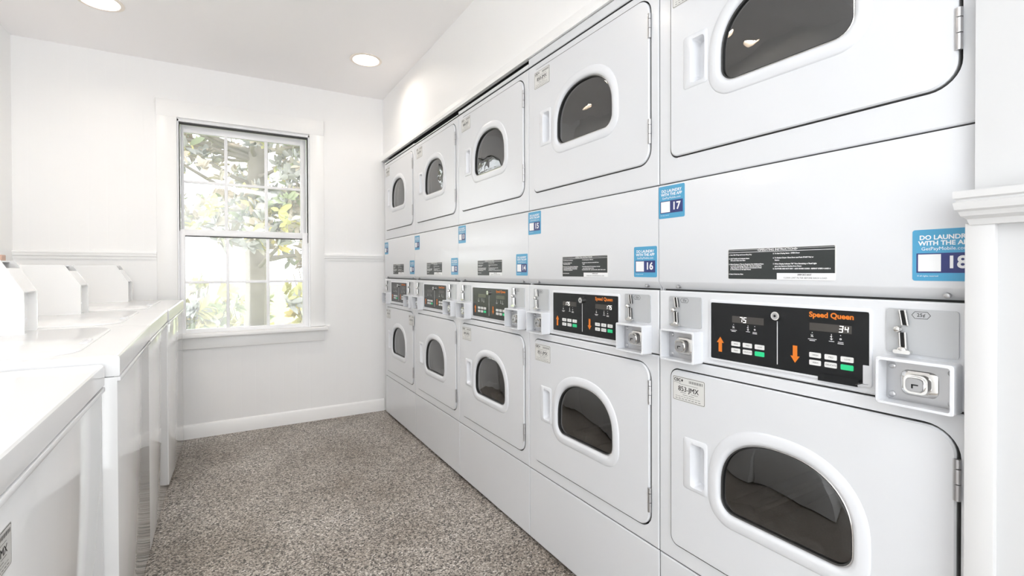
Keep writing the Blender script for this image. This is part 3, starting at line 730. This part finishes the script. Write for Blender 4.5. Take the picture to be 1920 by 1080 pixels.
wA = washer(3.00, 3.70, -.249, .900, .917, 'white top load washer in the corner beside the window', box=(-.500, 3.55, .12, .214, .12))
wA.rotation_euler = (0, 0, radians(-1.4))      # stands slightly askew, its far end further into the aisle
# sticker of the nearest washer: local u = y - y0
def washer_sticker():
    global PL
    PLo = PL
    PL = lambda u, z, o: (o, .006 + u, z)
    o = serial_sticker(wC, '856-JMX', .0, 0, 'white serial number sticker on the washer front', mode='washer', o=-.0038)
    PL = PLo
    o.location = (0, 0, .642)
washer_sticker()

# wooden block on the first meter housing
m = MB(); m.box(-.10, .0, -.018, .018, 0, .020, 'wood', .002); m.box(-.16, -.104, -.022, .022, 0, .034, 'wood_dark', .002)
tag(m.build('wooden_block', loc=(-.640, 2.27, 1.1305)), 'small reddish brown wooden block lying on the left-edge meter housing', 'block')

# ------------------------------------------------------------------ outside the window
m = MB(); m.box(-30, 30, 4.0, 60, -.6, -.4, 'lawn'); tag(m.build('lawn'), 'bright yellow green lawn outside the window', None, None, 'structure')
def leaf(bm, mi, p, d, up, L, wd):
    side = d.cross(up).normalized(); nrm = side.cross(d).normalized()
    pts = [(0, 0, 0), (.25, .38, .05), (.6, .5, .04), (.85, .28, -.04), (1, 0, -.12), (.85, -.28, -.04), (.6, -.5, .04), (.25, -.38, .05)]
    v = [bm.verts.new(p + d * (a * L) + side * (b * wd) + nrm * (c * L)) for a, b, c in pts]
    mid = [bm.verts.new(p + d * (a * L) - nrm * (.03 * L)) for a in (.25, .6, .85)]
    for q in ((v[0], v[1], mid[0]), (v[1], v[2], mid[1], mid[0]), (v[2], v[3], mid[2], mid[1]), (v[3], v[4], mid[2]),
              (v[0], mid[0], v[7]), (mid[0], mid[1], v[6], v[7]), (mid[1], mid[2], v[5], v[6]), (mid[2], v[4], v[5])):
        f = bm.faces.new(q); f.material_index = mi; f.smooth = True
def foliage(name, parent, spots, mats, L=.15, n=(7, 11)):
    m = MB(); ids = [m.mi(x) for x in mats]; rnd = random.Random(3)
    for p, r, wts in spots:
        p = Vector(p); ax = Vector((rnd.uniform(-1, 1), rnd.uniform(-1, .3), rnd.uniform(-.2, 1))).normalized()
        mi = rnd.choices(ids, wts)[0]
        a1 = ax.orthogonal().normalized(); a2 = ax.cross(a1)
        for k in range(rnd.randint(*n)):
            an = rnd.uniform(0, 2 * pi); sp = rnd.uniform(.5, 1.35)
            d = (ax * cos(sp) + (a1 * cos(an) + a2 * sin(an)) * sin(sp)).normalized()
            l = L * rnd.uniform(.7, 1.25) * r
            leaf(m.bm, mi if rnd.random() < .8 else rnd.choice(ids), p + Vector((rnd.uniform(-.03, .03),) * 3), d, ax if abs(ax.dot(d)) < .95 else a1, l, l * .42)
    o = m.build(name, parent, sharp=180); tag(o, kind='stuff'); return o
def limb(m, pts, r0, r1, mt='bark'):
    n = len(pts); N = 10; L = []
    for i, p in enumerate(pts):
        p = Vector(p); d = (Vector(pts[min(i + 1, n - 1)]) - Vector(pts[max(i - 1, 0)])).normalized(); q = d.to_track_quat('Z', 'Y'); r = r0 + (r1 - r0) * i / (n - 1)
        L.append([p + q @ Vector((r * (1 + .06 * sin(3 * k + i)) * cos(2 * pi * k / N), r * sin(2 * pi * k / N), 0)) for k in range(N)])
    m.loft(L, mt, cap0=True, cap1=True)
TX, TY = .335, 7.0
tree = empty('magnolia_tree', (TX, TY, -.4), 'grey trunked tree with broad leaves right outside the window', 'tree')
rnd = random.Random(11)
m = MB(); limb(m, [(.0, 0, 0), (-.01, 0, .6), (.01, 0, 1.3), (.0, 0, 2.0), (.03, 0, 2.8), (.05, 0, 3.6), (.1, 0, 4.6), (.1, .1, 5.6)], .155, .09); m.build('trunk', tree)
spots = []
for b in range(64):
    z0 = rnd.uniform(1.5, 4.6); a = rnd.uniform(0, 2 * pi); ln = rnd.uniform(.7, 1.9); pts = []; d = Vector((cos(a), sin(a) * .8 - .1, rnd.uniform(-.15, .5)))
    p = Vector((0, 0, z0))
    for k in range(6):
        pts.append(tuple(p)); p = p + d * (ln / 5) + Vector((rnd.uniform(-.05, .05), rnd.uniform(-.05, .05), rnd.uniform(-.04, .04))); 
        if k > 1:
            for q in range(5): spots.append((tuple(p + Vector((rnd.uniform(-.22, .22), rnd.uniform(-.22, .22), rnd.uniform(-.18, .18)))), rnd.uniform(.8, 1.3), (6, 1, 1 if z0 > 2 else 4, 6)))
    m = MB(); limb(m, pts, .03, .008); m.build('branch', tree)
foliage('foliage', tree, spots, ['leaf_brown', 'leaf_green', 'leaf_yellow', 'leaf_gray'], .125)
def shrub(x, y, h, rad, n, label, wts, seed):
    t = empty('leafy_shrub', (x, y, -.4), label, 'shrub', 'broadleaf shrubs outside the window'); r = random.Random(seed)
    sp = []
    for k in range(14):
        a = r.uniform(0, 2 * pi); tip = Vector((cos(a) * rad * r.uniform(.3, 1), sin(a) * rad * r.uniform(.3, .8), h * r.uniform(.7, 1.05)))
        m = MB(); limb(m, [(cos(a) * .04, sin(a) * .04, 0), tuple(tip * .5 + Vector((0, 0, .1))), tuple(tip)], .012, .005); m.build('stem', t)
    for k in range(n):
        a = r.uniform(0, 2 * pi); q = sqrt(r.random()) * rad; zz = h * r.uniform(.25, 1.0) * (1 - .25 * (q / rad) ** 2)
        sp.append(((cos(a) * q, sin(a) * q, zz), r.uniform(.8, 1.2), wts))
    foliage('foliage', t, sp, ['leaf_brown', 'leaf_green', 'leaf_yellow', 'leaf_gray'], .15)
shrub(-.35, 6.0, 1.44, .48, 120, 'yellow green shrub behind the left window panes', (1, 3, 6, 1), 5)
shrub(.98, 6.1, 1.52, .45, 110, 'yellow green shrub behind the right window panes', (2, 4, 5, 1), 9)
shrub(.25, 8.9, 1.25, .45, 60, 'low leafy shrub behind the tree trunk', (1, 3, 5, 0), 13)
